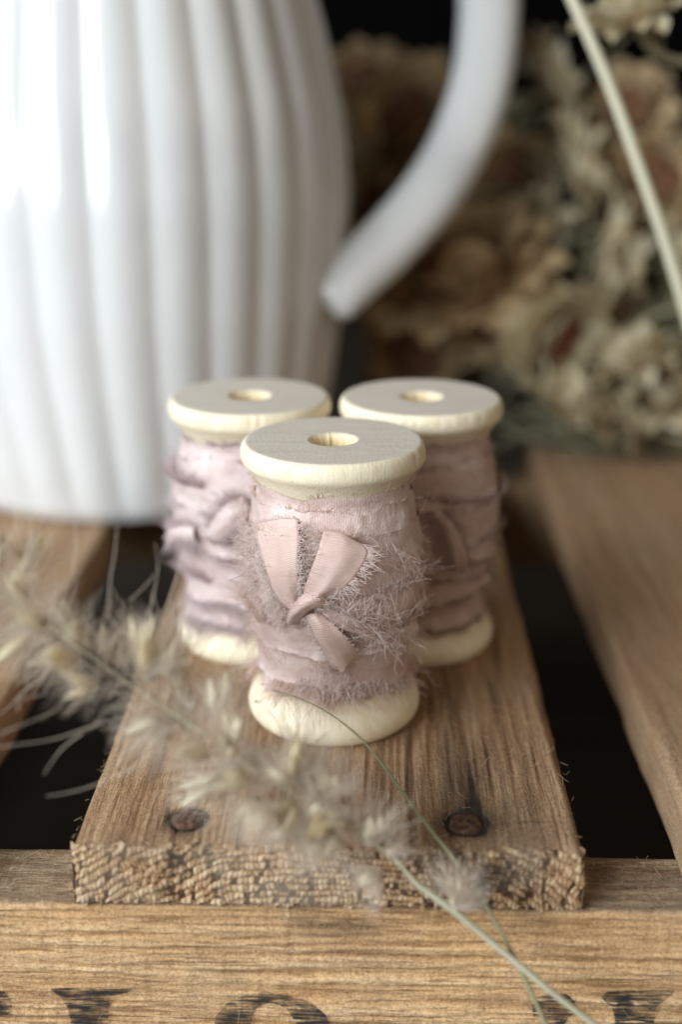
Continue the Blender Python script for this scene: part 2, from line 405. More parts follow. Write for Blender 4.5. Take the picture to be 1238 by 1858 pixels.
mesh('end_grain', np.stack([X2, Yd, Z2], -1).reshape(-1, 3), gridf(nx, nz), M_end, crate, CO, attr={'grain': np.clip(.62*h+.42*tone, 0, 1), 'stain': stain_shade}, label='crumbly sawn end of the middle plank')  # grain follows relief: shade of the low pits is put into the colour

pA, pB = PZ(182, 975), PZ(0, 1290)
lx = pA[0]; slat(lx-7.3, lx, YF+.05, YB, 160, 200, M_slat, .6, s=77, dens=1.3, label='plank under the white jug')
pA, pB = PZ(985, 850), PZ(1238, 1480)
rx = (pA[0]+pB[0])/2; slat(rx, rx+7.3, YF-.02, YB-1.9, 160, 200, M_slat, .6, s=131, dens=1.3, label='plank with the dried flowers on its far end')

# front board
def board(name, x0, x1, yf, yb, z0, z1, nx, nz, s, label=None, detail=1.0):
    xs = np.linspace(x0, x1, nx)
    nf = nz
    # loop: front face bottom -> top, top face front->back, back face, underside
    ns = 26
    pz = np.concatenate([np.linspace(z0, z1-.05, nf), np.full(ns, z1), [z1-.1, z0]])
    py = np.concatenate([np.full(nf, yf), np.linspace(yf+.05, yb-.03, ns), [yb, yb]])
    A, Bz = np.meshgrid(xs, pz, indexing='ij'); _, By = np.meshgrid(xs, py, indexing='ij')
    front = (By == yf); top = (Bz == z1)
    g = .5*fb(A*.25, Bz*9+.7*fb(A*.2, Bz, 0, s), By*5, s+1, 3)+.5*fb(A*1.0, Bz*22, By*18, s+3, 2)
    saw = np.clip(fb(A*9, Bz*1.2, 0, s+6, 2), -.2, 1)
    Yv = By - front*detail*(.045*g+.012*saw)
    Zv = Bz + top*detail*.028*g + top*.0
    v = np.stack([A, Yv, Zv], -1).reshape(-1, 3); n = len(pz)
    st = .55*np.exp(-((A-PZ(600, 1690, -1.3)[0])/.8)**2)*np.exp(-((Bz+1.35)/.22)**2)*(.5+fb(A*1.5, Bz*9, 0, s+8))*front
    st = st + .4*np.clip(fb(A*.5, Bz*3, 0, s+12)-.45, 0, 1)
    st = st + top*.35*np.clip(.3+fb(A*2, By*5, 0, s+17), 0, 1)
    gr = np.clip(.5+.55*g, 0, 1)
    return mesh(name, v, [gridf(nx, n, False, True), np.arange(n)[None, ::-1], (np.arange(n)+(nx-1)*n)[None]], M_board, crate, CO,
                attr={'grain': gr, 'stain': np.clip(st, 0, .8), 'weather': top*.85+(By>yf+.01)*(~top)*.7}, label=label)
ZT = -1.03
front_b = board('front_board', -17.5, 17.5, YF+.04, YF+1.42, -10.2, ZT, 700, 300, 201, 'orange brown front board with black stencilled lettering')
board('rear_board', -17.5, 17.5, 36.0, 37.4, -3.6, ZT, 120, 40, 301)
for sx in (-17.5, 16.6):  # unseen side boards, added to keep light out of the crate
    v, f = box(sx, sx+.9, YF+1.45, 35.97, -10.2, ZT-.02); mesh('unseen_side_board', v, f, M_slat, crate, CO, smooth=False, attr={'grain': np.full(8, .5), 'stain': np.zeros(8)})

def nail(p, rx, s):
    nr, na = 9, 36; r = np.linspace(0, 1, nr); a = np.linspace(0, 2*math.pi, na, endpoint=False)
    Rr, A = np.meshgrid(r, a, indexing='ij')
    z = .035 - .05*Rr**6 + .02*fb(Rr*np.cos(A)*2.2, Rr*np.sin(A)*2.2, 0, s)
    z[-1] -= .08
    k = 1+.05*fb(np.cos(A)*1.5, np.sin(A)*1.5, 0, s+3)
    v = np.stack([p[0]+rx*Rr*np.cos(A)*k, p[1]+rx*1.02*Rr*np.sin(A)*k, z-.02], -1).reshape(-1, 3)
    mesh('nail_head', v, gridf(nr, na, False, True), M_nail, mid, np.array(CO))
for p, s in ((NL, 1), (NR, 9)): nail(p, .255, s)
# nail hangs on the plank: both share the crate's origin

# stencil lettering: thin inked shapes on the board face
YI = YF+.04-.034
def face(px, py):
    py = py+5
    d = ray(px, py); q = CAM+d*((YI-CAM[1])/d[1]); return q
def ink(outer, inner=None, label=None):
    pts = np.array([face(*p) for p in outer]); n = len(pts)
    fr = pts.copy(); bk = pts.copy(); bk[:, 1] += .02
    if inner is None:
        v = np.vstack([fr, bk]); fs = [np.arange(n)[None]]
        side = np.array([[i, (i+1) % n, (i+1) % n+n, i+n] for i in range(n)])
    else:
        q = np.array([face(*p) for p in inner]); v = np.vstack([fr, q]); fs = []
        side = np.array([[i, i+1, i+1+n, i+n] for i in range(n-1)])
    mesh('stencil_letter', v, fs+[side], M_ink, front_b, CO, smooth=False, label=label)
ink([(-60, 1805), (-20, 1792), (5, 1795), (17, 1808), (20, 1822), (14, 1836), (0, 1838), (-30, 1850), (-60, 1850)])
ink([(92, 1791), (120, 1789), (180, 1790), (235, 1792), (232, 1796), (200, 1802), (196, 1830), (196, 1925), (128, 1925), (127, 1845), (122, 1823), (112, 1806)])
ink([(386, 1925), (384, 1870), (392, 1838), (412, 1815), (440, 1802), (480, 1797), (520, 1801), (560, 1812), (588, 1834), (604, 1862), (612, 1925)],
    [(450, 1925), (452, 1880), (456, 1850), (462, 1828), (474, 1818), (490, 1815), (510, 1820), (525, 1832), (535, 1848), (540, 1872), (542, 1925)])
ink([(966, 1822), (974, 1806), (995, 1799), (1028, 1800), (1043, 1812), (1042, 1834), (1030, 1843), (1022, 1858), (1000, 1856), (990, 1846), (968, 1838)])
ink([(1092, 1806), (1103, 1796), (1150, 1795), (1225, 1794), (1212, 1806), (1192, 1822), (1188, 1845), (1188, 1925), (1116, 1925), (1117, 1842), (1110, 1822)])

# loose wood fibres standing off the worn surfaces
def curly(base, dirs, L, K=6, curl=.35, seed=0):
    r = np.random.default_rng(seed); n = len(base); s = np.linspace(0, 1, K)[None, :, None]
    a = unit(dirs)[:, None, :]; p1 = r.normal(size=(n, 1, 3)); p2 = r.normal(size=(n, 1, 3)); L = np.asarray(L).reshape(-1, 1, 1)
    return base[:, None, :] + L*(a*s + curl*p1*s**2*.7 + curl*p2*np.sin(s*5.2)*.32*s)
n = 420; r = np.random.default_rng(4)
bx = r.uniform(xl, xr, n); by = YF+r.uniform(0, 1, n)**2*5.5
pl = curly(np.stack([bx, by, np.full(n, -.01)], -1), np.stack([r.normal(0, .3, n), -np.abs(r.normal(.8, .4, n)), r.uniform(.05, .5, n)], -1), r.uniform(.06, .28, n), seed=4)
v1 = tubes(pl, .0035)
n = 90; pl = curly(np.stack([r.choice([xl, xr], n)+r.normal(0, .02, n), YF+r.uniform(0, 4, n), r.uniform(-.9, 0, n)], -1), np.stack([r.normal(0, 1, n), r.normal(0, 1, n), r.normal(0, .4, n)], -1), r.uniform(.04, .14, n), seed=5)
v2 = tubes(pl, .003)
v, f = join([v1, v2]); mesh('wood_fibres', v, f, M_fibre, mid, CO, kind='stuff')
n = 420; pl = curly(np.stack([r.uniform(-9, 9, n), np.full(n, YF+.02), r.uniform(-4.6, -1.05, n)], -1), np.stack([r.normal(0, 1, n), -np.abs(r.normal(0, .35, n)), r.normal(0, .5, n)], -1), r.uniform(.05, .16, n), curl=.6, seed=6)
v1 = tubes(pl, .0035)
n = 220; pl = curly(np.stack([r.uniform(-9, 9, n), YF+r.uniform(.05, 1.35, n), np.full(n, ZT+.01)], -1), np.stack([r.normal(0, 1, n), r.normal(0, 1, n), np.abs(r.normal(0, .35, n))], -1), r.uniform(.05, .22, n), curl=.6, seed=7)
v2 = tubes(pl, .0032)
v, f = join([v1, v2]); mesh('wood_fibres', v, f, M_fibre, front_b, CO, kind='stuff')

# ------------------------------------------------------------------ ribbon spools
HS = 4.85
def spool_body(parent, org, seed, wob=1.0):
    pr = [(0.0, HS-1.6, 1), (.30, HS-1.6, 1), (.31, HS-1.0, 1), (.315, HS-.30, 1), (.34, HS-.13, .7), (.37, HS-.05, .3), (.405, HS, .0)]
    r_face = np.linspace(.43, 1.40, 26); pr += [(q, HS+.0, 0) for q in r_face]
    out = [(1.425, HS-.006), (1.455, HS-.035), (1.48, HS-.08), (1.495, HS-.14), (1.50, HS-.21), (1.495, HS-.27), (1.475, HS-.32), (1.43, HS-.37), (1.37, HS-.44), (1.30, HS-.54), (1.24, HS-.64), (1.16, HS-.80),
           (1.05, HS-1.0), (.98, HS-1.4), (.96, HS/2), (.98, 1.4), (1.05, 1.0), (1.16, .82), (1.25, .70), (1.33, .58), (1.40, .48), (1.45, .38), (1.475, .29), (1.47, .20), (1.44, .12), (1.39, .05), (1.33, 0.0), (1.0, 0), (.0, 0)]
    pr += [(a, b, 0) for a, b in out]; pr = np.array(pr)
    na = 220; a = np.linspace(0, 2*math.pi, na, endpoint=False)
    Rr, A = np.meshgrid(pr[:, 0], a, indexing='ij'); Z = np.repeat(pr[:, 1:2], na, 1)
    isf = np.zeros(len(pr)); isf[7:33] = 1; isf[6] = .6; isf[33] = .15
    hole = pr[:, 2]
    ca, sa = np.cos(A), np.sin(A)
    rim = np.exp(-((Z-(HS-.12))/.09)**2)
    chip = rim*.016*np.clip(fb(A*34, Z*1.0, 0, seed, 2)*.8, -1, .3)*(.25+np.clip(fb(A*1.5, 0, 0, seed+4)+.35, 0, 1))*1.6
    Rn = Rr*(1+.0025*fb(ca*2, sa*2, Z*.6, seed+1)) + chip + hole[:, None]*.02*fb(A*7, Z*2, 0, seed+2)
    v = np.stack([org[0]+Rn*ca, org[1]+Rn*sa, org[2]+Z], -1).reshape(-1, 3)
    at = {'face': np.repeat(isf[:, None], na, 1), 'hole': np.repeat(hole[:, None], na, 1)}
    return mesh('wooden_spool', v, gridf(len(pr), na, False, True)[:, ::-1], M_birch, parent, org, attr=at)
zk = [0, .5, .75, 1.0, 1.4, 1.9, 2.4, 2.9, 3.3, 3.7, 4.1, 4.3, HS]
rk = [1.30, 1.30, 1.24, 1.22, 1.28, 1.35, 1.41, 1.43, 1.41, 1.34, 1.24, 1.275, 1.2]
def prof(z): return np.interp(z, zk, rk)
def wrap_band(parent, org, zc, hw, tilt, phi, off, seed, mt, dirz=1.0, th0=0.0, span=2*math.pi, rag=1.0):
    """one turn of torn ribbon: z centre, half width, tilt; returns rim curves"""
    na, nv = 420, 34
    full = span > 6.2
    a = th0+np.linspace(0, span, na, endpoint=not full); t = np.linspace(-1, 1, nv)
    A, T = np.meshgrid(a, t, indexing='ij'); ca, sa = np.cos(A), np.sin(A)
    e = .07*fb(ca*2, sa*2, 0, seed, 3)+.012*fb(ca*22, sa*22, 0, seed+9, 2)
    e2 = .07*fb(ca*2, sa*2, 5, seed+3, 3)+.012*fb(ca*22, sa*22, 5, seed+11, 2)
    Z = zc + tilt*np.sin(A+phi) + T*hw + np.where(T > 0, e*T, -e2*T*-1)
    wr = .020*fb(ca*1.8, sa*2.4, Z*2.3, seed+5, 4) + .012*fb(ca*3+Z, sa*3, Z*7, seed+6, 2)
    flare = .035*np.abs(T)**6*(1+1.2*fb(ca*4, sa*4, T, seed+7))
    # torn cloth lies in small folds
    fold = .010*np.abs(np.sin(7*A+5*Z+3*fb(ca*2, sa*2, Z, seed+8)))**3
    dmp = np.clip((4.36-Z)/.5, 0, 1)
    Rr = prof(Z)+off*dmp+(wr+flare*rag+fold)*rag*(.15+.85*dmp)
    v = np.stack([org[0]+Rr*ca, org[1]+Rr*sa, org[2]+Z], -1)
    uv = np.stack([A*1.4, (T*hw)*1.0], -1).reshape(-1, 2)
    f = gridf(na, nv, full, False)
    return v, f, uv
def fringe(edge, updir, n, L, seed, org, curl=.55, out=.30, side=.28):
    """fibres along an edge curve (K,3), leaving in updir (z sign)"""
    r = np.random.default_rng(seed); i = r.integers(0, len(edge), n*2); i = i[vn(i*.045, 0, 0, seed+77)+r.uniform(-.5, .5, len(i)) > -.1][:n]; n = len(i); b = edge[i]+r.normal(0, .012, (n, 3))
    rad = b-np.array([org[0], org[1], 0]); rad[:, 2] = 0; rad = unit(rad); tan = np.stack([-rad[:, 1], rad[:, 0], 0*rad[:, 0]], -1)
    clump = vn(i*.11, 0, 0, seed)[:, None]
    d = np.array([0, 0, updir])*r.uniform(.5, 1.1, (n, 1)) + rad*np.abs(r.normal(out, .25, (n, 1))) + tan*(r.normal(0, side, (n, 1))+clump*.5)
    Ls = L*r.uniform(.35, 1.15, n)*(1+.4*clump[:, 0])
    return curly(b, d, Ls, 10, curl, seed)
def make_spool(px, py, label, wm, tm, seed, bands, nf=1.0, thr=.0054, rag=1.0):
    top = PZ(px, py, HS); org = np.array([top[0], top[1], 0.0])
    e = empty('ribbon_spool', org, label, 'spool of ribbon', 'wooden spools wound with frayed pink silk ribbon')
    spool_body(e, org, seed)
    allf = []; bp = []; uvs = []
    for q, (zc, hw, tilt, phi, off, nn, L) in enumerate(bands):
        v, f, uv = wrap_band(e, org, zc, hw, tilt, phi, off, seed*13+q*17, wm, rag=rag)
        bp.append((v.reshape(-1, 3), f)); uvs.append(uv)
        allf.append(fringe(v[:, -1], 1, int(nn*nf), L*.8, seed+q*3, org))
        allf.append(fringe(v[:, 0], -1, int(nn*nf), L, seed+q*3+1, org, out=.85 if q == len(bands)-1 else .3))
    v, f = join(bp); rb = mesh('ribbon', v, f, wm, e, org, uv=np.vstack(uvs))
    # short loops of loosened silk all over
    r = np.random.default_rng(seed+50); n = int(260*nf); A = r.uniform(0, 2*math.pi, n); Z = r.uniform(.75, 4.0, n)
    k = (vn(np.cos(A)*2.2, np.sin(A)*2.2, Z*2.2, seed+2) > -.25); A, Z = A[k], Z[k]; n = len(A)
    rad = np.stack([np.cos(A), np.sin(A), 0*A], -1); tan = np.stack([-np.sin(A), np.cos(A), 0*A], -1)
    b = org+rad*(prof(Z)+.04)[:, None]+np.stack([0*A, 0*A, Z], -1)
    d = rad*r.uniform(.1, .6, (n, 1))+tan*r.normal(0, .7, (n, 1))+np.array([0, 0, 1])*r.normal(-.1, .7, (n, 1))
    allf.append(curly(b, d, r.uniform(.06, .16, n), 10, .8, seed+51))
    pl = np.concatenate(allf); v, f = tubes(pl, thr*np.linspace(1, .6, 10)[None])
    mesh('frayed_threads', v, f, tm, rb, org, kind='stuff')
    return e, org, rb
#   zc, half width, tilt, phase, offset, fibres, length
bandsF = [(2.40, 1.62, .02, .3, -.02, 300, .12), (3.72, .56, .03, .5, .01, 420, .20), (3.02, .52, .12, 2.2, .03, 260, .28), (2.25, .52, .12, .2, .045, 320, .28),
          (1.45, .55, .08, 3.6, .025, 1100, .34)]
bandsL = [(2.35, 1.55, .03, .9, -.02, 200, .12), (3.66, .60, .05, 1.5, .02, 500, .17), (2.7, .55, .16, 4.2, .04, 700, .26), (1.75, .6, .14, 2.2, .025, 700, .26), (1.2, .42, .06, 2.2, .01, 800, .28)]
bandsR = [(2.35, 1.55, .03, .3, -.02, 200, .12), (3.72, .56, .03, 2.5, .01, 400, .12), (2.75, .55, .12, 5.2, .05, 500, .2), (1.9, .5, .1, .8, .035, 500, .2), (1.2, .42, .05, 4.2, .01, 500, .16)]
spF, oF, rbF = make_spool(605, 797, 'front ribbon spool tied with a small bow of smooth pink ribbon', M_wrap, M_thread, 3, bandsF, 1.0)
spL, oL, rbL = make_spool(453, 717, 'rear left ribbon spool of paler pink, in front of the white jug', M_wrapL, M_threadL, 23, bandsL, 1.6, .006, 1.05)
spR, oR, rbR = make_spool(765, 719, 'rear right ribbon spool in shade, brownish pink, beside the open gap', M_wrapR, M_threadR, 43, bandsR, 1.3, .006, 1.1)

def on(org, px, py, off=.1):
    """first point of the ray that comes within profile+off of the spool axis"""
    d = ray(px, py); t = np.linspace(15, 30, 3000); q = CAM[None]+d[None]*t[:, None]
    rr = np.hypot(q[:, 0]-org[0], q[:, 1]-org[1])
    hit = np.nonzero(rr <= prof(np.clip(q[:, 2], .3, 4.3))+off)[0]
    return q[hit[0]] if len(hit) else q[np.argmin(rr)]
def strip(name, parent, org, L, Rr, nu=44, nv=16, bulge=.06, mt=None, seed=0, curlz=0, thick=.012):
    """ribbon piece lofted between two edges given as (px,py,offset)"""
    a = spline([on(org, *p) for p in L], nu); b = spline([on(org, *p) for p in Rr], nu)
    t = np.linspace(0, 1, nv)[None, :, None]
    G = a[:, None]*(1-t)+b[:, None]*t
    n = unit(np.cross(b-a, np.gradient(a, axis=0)))[:, None]; 
    toward = CAM-G.mean((0, 1)); sgn = 1 if (n.mean((0, 1))@toward) > 0 else -1
    s = np.linspace(0, 1, nu)[:, None]
    T = t[..., 0]
    kn = np.exp(-(1-s)/.28)
    prof_ = bulge*np.sin(math.pi*T)+.02*fb(T*2.2+seed, s*3.2, 0, seed, 3)+.035*kn*np.sin(T*math.pi*3.3+seed)
    G = G+sgn*n*prof_[..., None]
    L_ = np.concatenate([[0], np.cumsum(np.linalg.norm(np.diff(a, axis=0), axis=1))]); Wd = np.linalg.norm(b-a, axis=1).mean()
    uv = np.stack(np.broadcast_arrays(T*Wd, L_[:, None]), -1).reshape(-1, 2)
    back = G-sgn*n*thick
    v = np.vstack([G.reshape(-1, 3), back.reshape(-1, 3)]); m_ = nu*nv
    f1 = gridf(nu, nv); f2 = gridf(nu, nv, off=m_)[:, ::-1]
    per = np.concatenate([np.arange(nv), np.arange(1, nu)*nv+nv-1, (nu-1)*nv+np.arange(nv-2, -1, -1), np.arange(nu-2, 0, -1)*nv])
    pn = np.roll(per, -1); side = np.stack([per, pn, pn+m_, per+m_], -1)
    o = mesh(name, v, [f1, f2, side], mt, parent, org, uv=np.vstack([uv, uv]))
    return o, G
def edgefray(edge, outdir, n, L, seed, K=10, curl=.5):
    r = np.random.default_rng(seed); i = r.integers(0, len(edge)-1, n); b = edge[i]+(edge[i+1]-edge[i])*r.uniform(0, 1, (n, 1))
    t = unit(edge[i+1]-edge[i])
    d = unit(outdir[i])*1.0 + t*r.normal(0, .45, (n, 1)) + np.array([0, -1, 0])*np.abs(r.normal(0, .3, (n, 1)))
    return curly(b, d, L*r.uniform(.4, 1.1, n), K, curl, seed)
bow = mesh('bow', *(lambda c: (np.array([c+[.09*math.cos(a)*math.cos(b), .07*math.sin(a)*math.cos(b), .12*math.sin(b)] for b in np.linspace(-1.5, 1.5, 12) for a in np.linspace(0, 6.283, 20, endpoint=False)]), gridf(12, 20, False, True)))(on(oF, 553, 1100, .02)), M_bow, spF, oF, uv=np.zeros((240, 2)))
tl, G1 = strip('bow_loop', bow, oF, [(462, 950, .10), (468, 985, .20), (482, 1030, .24), (500, 1075, .22), (524, 1104, .18), (540, 1112, .16)],
               [(538, 940, .10), (543, 975, .20), (540, 1015, .26), (540, 1055, .26), (541, 1085, .20), (545, 1102, .18)], mt=M_bow, seed=1, bulge=.05)
t2, G2 = strip('bow_loop', bow, oF, [(600, 985, .05), (586, 966, .17), (582, 980, .27), (573, 1010, .32), (558, 1050, .30), (548, 1085, .24), (540, 1104, .2)],
               [(655, 1030, .05), (648, 985, .16), (668, 1000, .27), (656, 1030, .34), (626, 1066, .33), (590, 1085, .24), (562, 1106, .2)], nu=60, mt=M_bow, seed=2, bulge=.07)
t3, G3 = strip('bow_tail', bow, oF, [(552, 1118, .18), (562, 1132, .24), (574, 1160, .26), (590, 1190, .22), (602, 1210, .16), (606, 1216, .12)],
               [(580, 1112, .16), (596, 1126, .24), (618, 1145, .30), (638, 1168, .28), (650, 1186, .18), (634, 1206, .08)], mt=M_bow, seed=3, bulge=.08)
t4, G4 = strip('bow_tail', bow, oF, [(572, 1100, .18), (600, 1108, .22), (640, 1122, .20), (672, 1138, .16), (690, 1146, .12)],
               [(570, 1118, .16), (598, 1130, .20), (632, 1146, .16), (660, 1154, .12), (682, 1160, .10)], mt=M_wrap, seed=4, bulge=-.04)
t5, G5 = strip('bow_knot', bow, oF, [(520, 1116, .12), (534, 1094, .25), (552, 1078, .29), (570, 1074, .26), (582, 1084, .14)],
               [(538, 1134, .12), (552, 1116, .25), (566, 1106, .29), (578, 1102, .26), (586, 1100, .14)], mt=M_bow, seed=5, bulge=.10)
fr = []
gl = G1[:, 0]; gr_ = G1[:, -1]; wdir = G1[:, 0]-G1[:, -1]
fr += [edgefray(gl[:34], wdir, 210, .26, 1, curl=.7), edgefray(gr_, -wdir, 120, .24, 2, curl=.6), edgefray(G1[0], G1[0]-G1[3], 40, .08, 3)]
wdir = G2[:, -1]-G2[:, 0]; fr += [edgefray(G2[14:, -1], wdir[14:], 150, .24, 4, curl=.35), edgefray(G2[12:, 0], -wdir[12:], 60, .24, 5, curl=.7)]
wdir = G3[:, -1]-G3[:, 0]; fr += [edgefray(G3[:, 0], -wdir, 90, .12, 6), edgefray(G3[:, -1], wdir, 40, .06, 7)]
wdir = G4[:, 0]-G4[:, -1]; fr += [edgefray(G4[4:, 0], wdir[4:], 130, .34, 8, curl=.8), edgefray(G4[:, -1], -wdir, 60, .2, 9, curl=.8), edgefray(G4[-1], G4[-1]-G4[-4], 60, .3, 10, curl=.6)]
p0, p1 = on(oF, 640, 1158, .35), on(oF, 697, 1147, .42); fr += [np.linspace(p0, p1, 10)[None]]
p0, p1, p2 = on(oF, 440, 1085, .12), on(oF, 480, 1104, .14), on(oF, 525, 1108, .2); fr += [spline([p0, p1, p2], 10)[None]]
v, f = tubes(np.concatenate(fr), .0055*np.linspace(1, .65, 10)[None]); mesh('frayed_threads', v, f, M_threadB, bow, oF, kind='stuff')
# pulled ragged tufts on the right hand side of the front spool
fr = []
for (xa, ya, xb, yb, n, L, dx_, dz_, s) in ((700, 985, 745, 1012, 26, .20, .3, -.6, 1), (688, 1068, 742, 1044, 60, .24, -.5, -.8, 2), (752, 1040, 786, 1030, 40, .18, .6, .5, 3), (645, 1080, 700, 1072, 50, .24, -.2, -1, 4),
        (690, 1160, 740, 1150, 40, .26, .1, -1, 5), (450, 945, 458, 1010, 80, .24, -1, .1, 6), (450, 1010, 470, 1070, 60, .22, -1, -.4, 7), (556, 985, 552, 1060, 50, .2, .6, -.3, 8), (470, 1095, 520, 1120, 40, .22, -.4, -.9, 9), (560, 1215, 640, 1222, 40, .22, .1, -1, 10), (540, 1234, 625, 1243, 90, .26, 0, -1, 11), (620, 1240, 735, 1232, 150, .34, .05, -1, 12), (690, 1165, 760, 1140, 50, .28, .1, -1, 13)):
    r = np.random.default_rng(s); t_ = r.uniform(0, 1, n); b = np.array([on(oF, xa+(xb-xa)*q+r.normal(0, 2.5), ya+(yb-ya)*q+r.normal(0, 2.5), .07) for q in t_])
    d = np.array([dx_, -.45, dz_])+r.normal(0, .28, (n, 3)); fr.append(curly(b, d, L*r.uniform(.5, 1.15, n), 10, .75, s+90))
v, f = tubes(np.concatenate(fr), .0055*np.linspace(1, .65, 10)[None]); mesh('thread_tufts', v, f, M_threadB, rbF, oF, kind='stuff')
q = on(oF, 463, 1273, .22); 
sp = np.array([[math.cos(a)*math.cos(b), math.sin(a)*math.cos(b), math.sin(b)] for b in np.linspace(-1.5, 1.5, 6) for a in np.linspace(0, 6.283, 10, endpoint=False)])
def rimpoint(org, px, py, R, z):
    d = ray(px, py); t = np.linspace(15, 30, 4000); qq = CAM[None]+d[None]*t[:, None]; rr = np.hypot(qq[:, 0]-org[0], qq[:, 1]-org[1])
    k = np.nonzero(rr <= R)[0]; return qq[k[0]] if len(k) else qq[np.argmin(rr)]
q = rimpoint(oF, 465, 1273, 1.465, 0)
mesh('knot_speck', sp*.022+q, gridf(6, 10, False, True), M_awn, spF, oF)

# bow ends showing on the two rear spools
bl, GL = strip('bow_loop', spL, oL, [(378, 960, .12), (392, 935, .22), (412, 915, .22), (436, 905, .12)], [(398, 985, .12), (420, 965, .24), (445, 945, .24), (466, 935, .12)], mt=M_wrapL, seed=21)
bl2, GL2 = strip('bow_tail', spL, oL, [(352, 955, .12), (330, 955, .18), (312, 958, .26), (300, 968, .32)], [(358, 985, .12), (336, 978, .18), (316, 976, .26), (303, 982, .32)], mt=M_wrapL, seed=22)
bl3, GL3 = strip('bow_knot', spL, oL, [(424, 905, .12), (440, 902, .22), (456, 908, .12)], [(426, 925, .12), (440, 932, .24), (458, 926, .12)], mt=M_wrap, seed=23, bulge=-.05)
br, GR = strip('bow_tail', spR, oR, [(780, 930, .12), (800, 960, .2), (815, 1000, .2), (820, 1030, .12)], [(800, 925, .12), (825, 955, .22), (845, 1000, .22), (850, 1035, .12)], mt=M_wrapR, seed=24)
for G, e, o_, tm, s in ((GL, bl, oL, M_threadL, 31), (GL2, bl2, oL, M_threadL, 32), (GR, br, oR, M_threadR, 33)):
    wd = G[:, 0]-G[:, -1]; v, f = tubes(np.concatenate([edgefray(G[:, 0], wd, 90, .2, s), edgefray(G[:, -1], -wd, 90, .2, s+5)]), .005); mesh('frayed_threads', v, f, tm, e, o_, kind='stuff')

# ------------------------------------------------------------------ white fluted jug
JX = (220-W0/2)/F
dj = 34.3; jc = CAM + rgt*0 
jo = PZ(220, 928-0.0, 0); # refined below: base centre 34.3 cm away along the ground, at image x about 225
hd = unit(np.array([fwd[0], fwd[1], 0])); jo = CAM*np.array([1, 1, 0])+hd*33.9+rgt*(-5.75)
jug = empty('fluted_jug', jo, 'glossy white ceramic jug with vertical flutes standing behind the spools', 'jug')
zj = [0, .12, .45, 1.2, 2.9, 5, 7.5, 9.5, 12.2, 14.5, 16.5, 18.0, 19.3, 20.2, 20.5]
rj = [4.5, 4.78, 5.0, 5.2, 5.5, 5.8, 5.97, 5.82, 5.15, 4.3, 3.75, 3.6, 3.85, 4.25, 4.3]
tz = np.concatenate([np.linspace(0, .5, 10)[:-1], np.linspace(.5, 20.5, 150)])
ro = np.interp(tz, zj, rj)
k = np.ones(9)/9; rs = np.convolve(np.pad(ro, 4, mode='edge'), k, 'valid'); rs[:12] = ro[:12]
na = 576; a = np.linspace(0, 2*math.pi, na, endpoint=False)
Rr, A = np.meshgrid(rs, a, indexing='ij'); Zj = np.repeat(tz[:, None], na, 1)
amp = np.interp(tz, [0, .35, 1.2, 12, 15, 17.5], [.01, .03, .065, .065, .05, 0])[:, None]
tw = .06*np.clip(1-Zj/5.5, 0, 1)**1.6
s_ = np.cos(14*(A-tw)+.5)
fl = 2*(.75*np.abs(s_)**1.3+.25*np.abs(s_)**.6)-1
lip = 1+.16*np.clip((Zj-18.3)/2.2, 0, 1)**2*np.exp(-((np.angle(np.exp(1j*(A-math.pi))))/.45)**2)*2.2
Ro = (Rr+amp*fl*.9)*lip
outer = np.stack([jo[0]+Ro*np.cos(A), jo[1]+Ro*np.sin(A), Zj], -1)
Ri = (Rr-.38)*lip; inner = np.stack([jo[0]+Ri*np.cos(A), jo[1]+Ri*np.sin(A), np.maximum(Zj, .4)], -1)[::-1]
cb = np.stack([jo[0]+0*a, jo[1]+0*a, 0*a+.4], -1)[None]; c0 = np.stack([jo[0]+0*a, jo[1]+0*a, 0*a], -1)[None]
G = np.concatenate([c0, outer, inner, cb]); mesh('jug_body', G.reshape(-1, 3), gridf(len(G), na, False, True)[:, ::-1], M_glaze, jug, jo)
hp = [P(x, y, d) for x, y, d in ((588, 552, 31.7), (618, 522, 31.8), (655, 487, 32.1), (705, 440, 32.5), (775, 360, 33.0), (830, 270, 33.7), (868, 170, 34.0), (885, 70, 34.4), (886, -30, 34.8), (862, -150, 35.2), (800, -250, 35.6), (700, -310, 36), (580, -325, 36.2), (500, -310, 36.3))]
pc = spline(hp, 120); 
tt = unit(np.gradient(pc, axis=0)); sidev = unit(np.cross(tt, fwd)); fr_ = np.cross(sidev, tt)
th = np.linspace(0, 2*math.pi, 40, endpoint=False)
wS = np.interp(np.linspace(0, 1, 120), [0, .008, .02, .04, .12, .3, .6, .9, 1], [.38, .56, .68, .74, .77, .80, .84, .84, .9])
v = pc[:, None]+wS[:, None, None]*(sidev[:, None]*np.cos(th)[None, :, None]*1.0+fr_[:, None]*(np.sin(th)*.72)[None, :, None])
nvv = len(v)*40
mesh('handle', v.reshape(-1, 3), [gridf(120, 40, False, True), np.arange(40)[None], (np.arange(40)+119*40)[None, ::-1]], M_glaze, jug, jo)

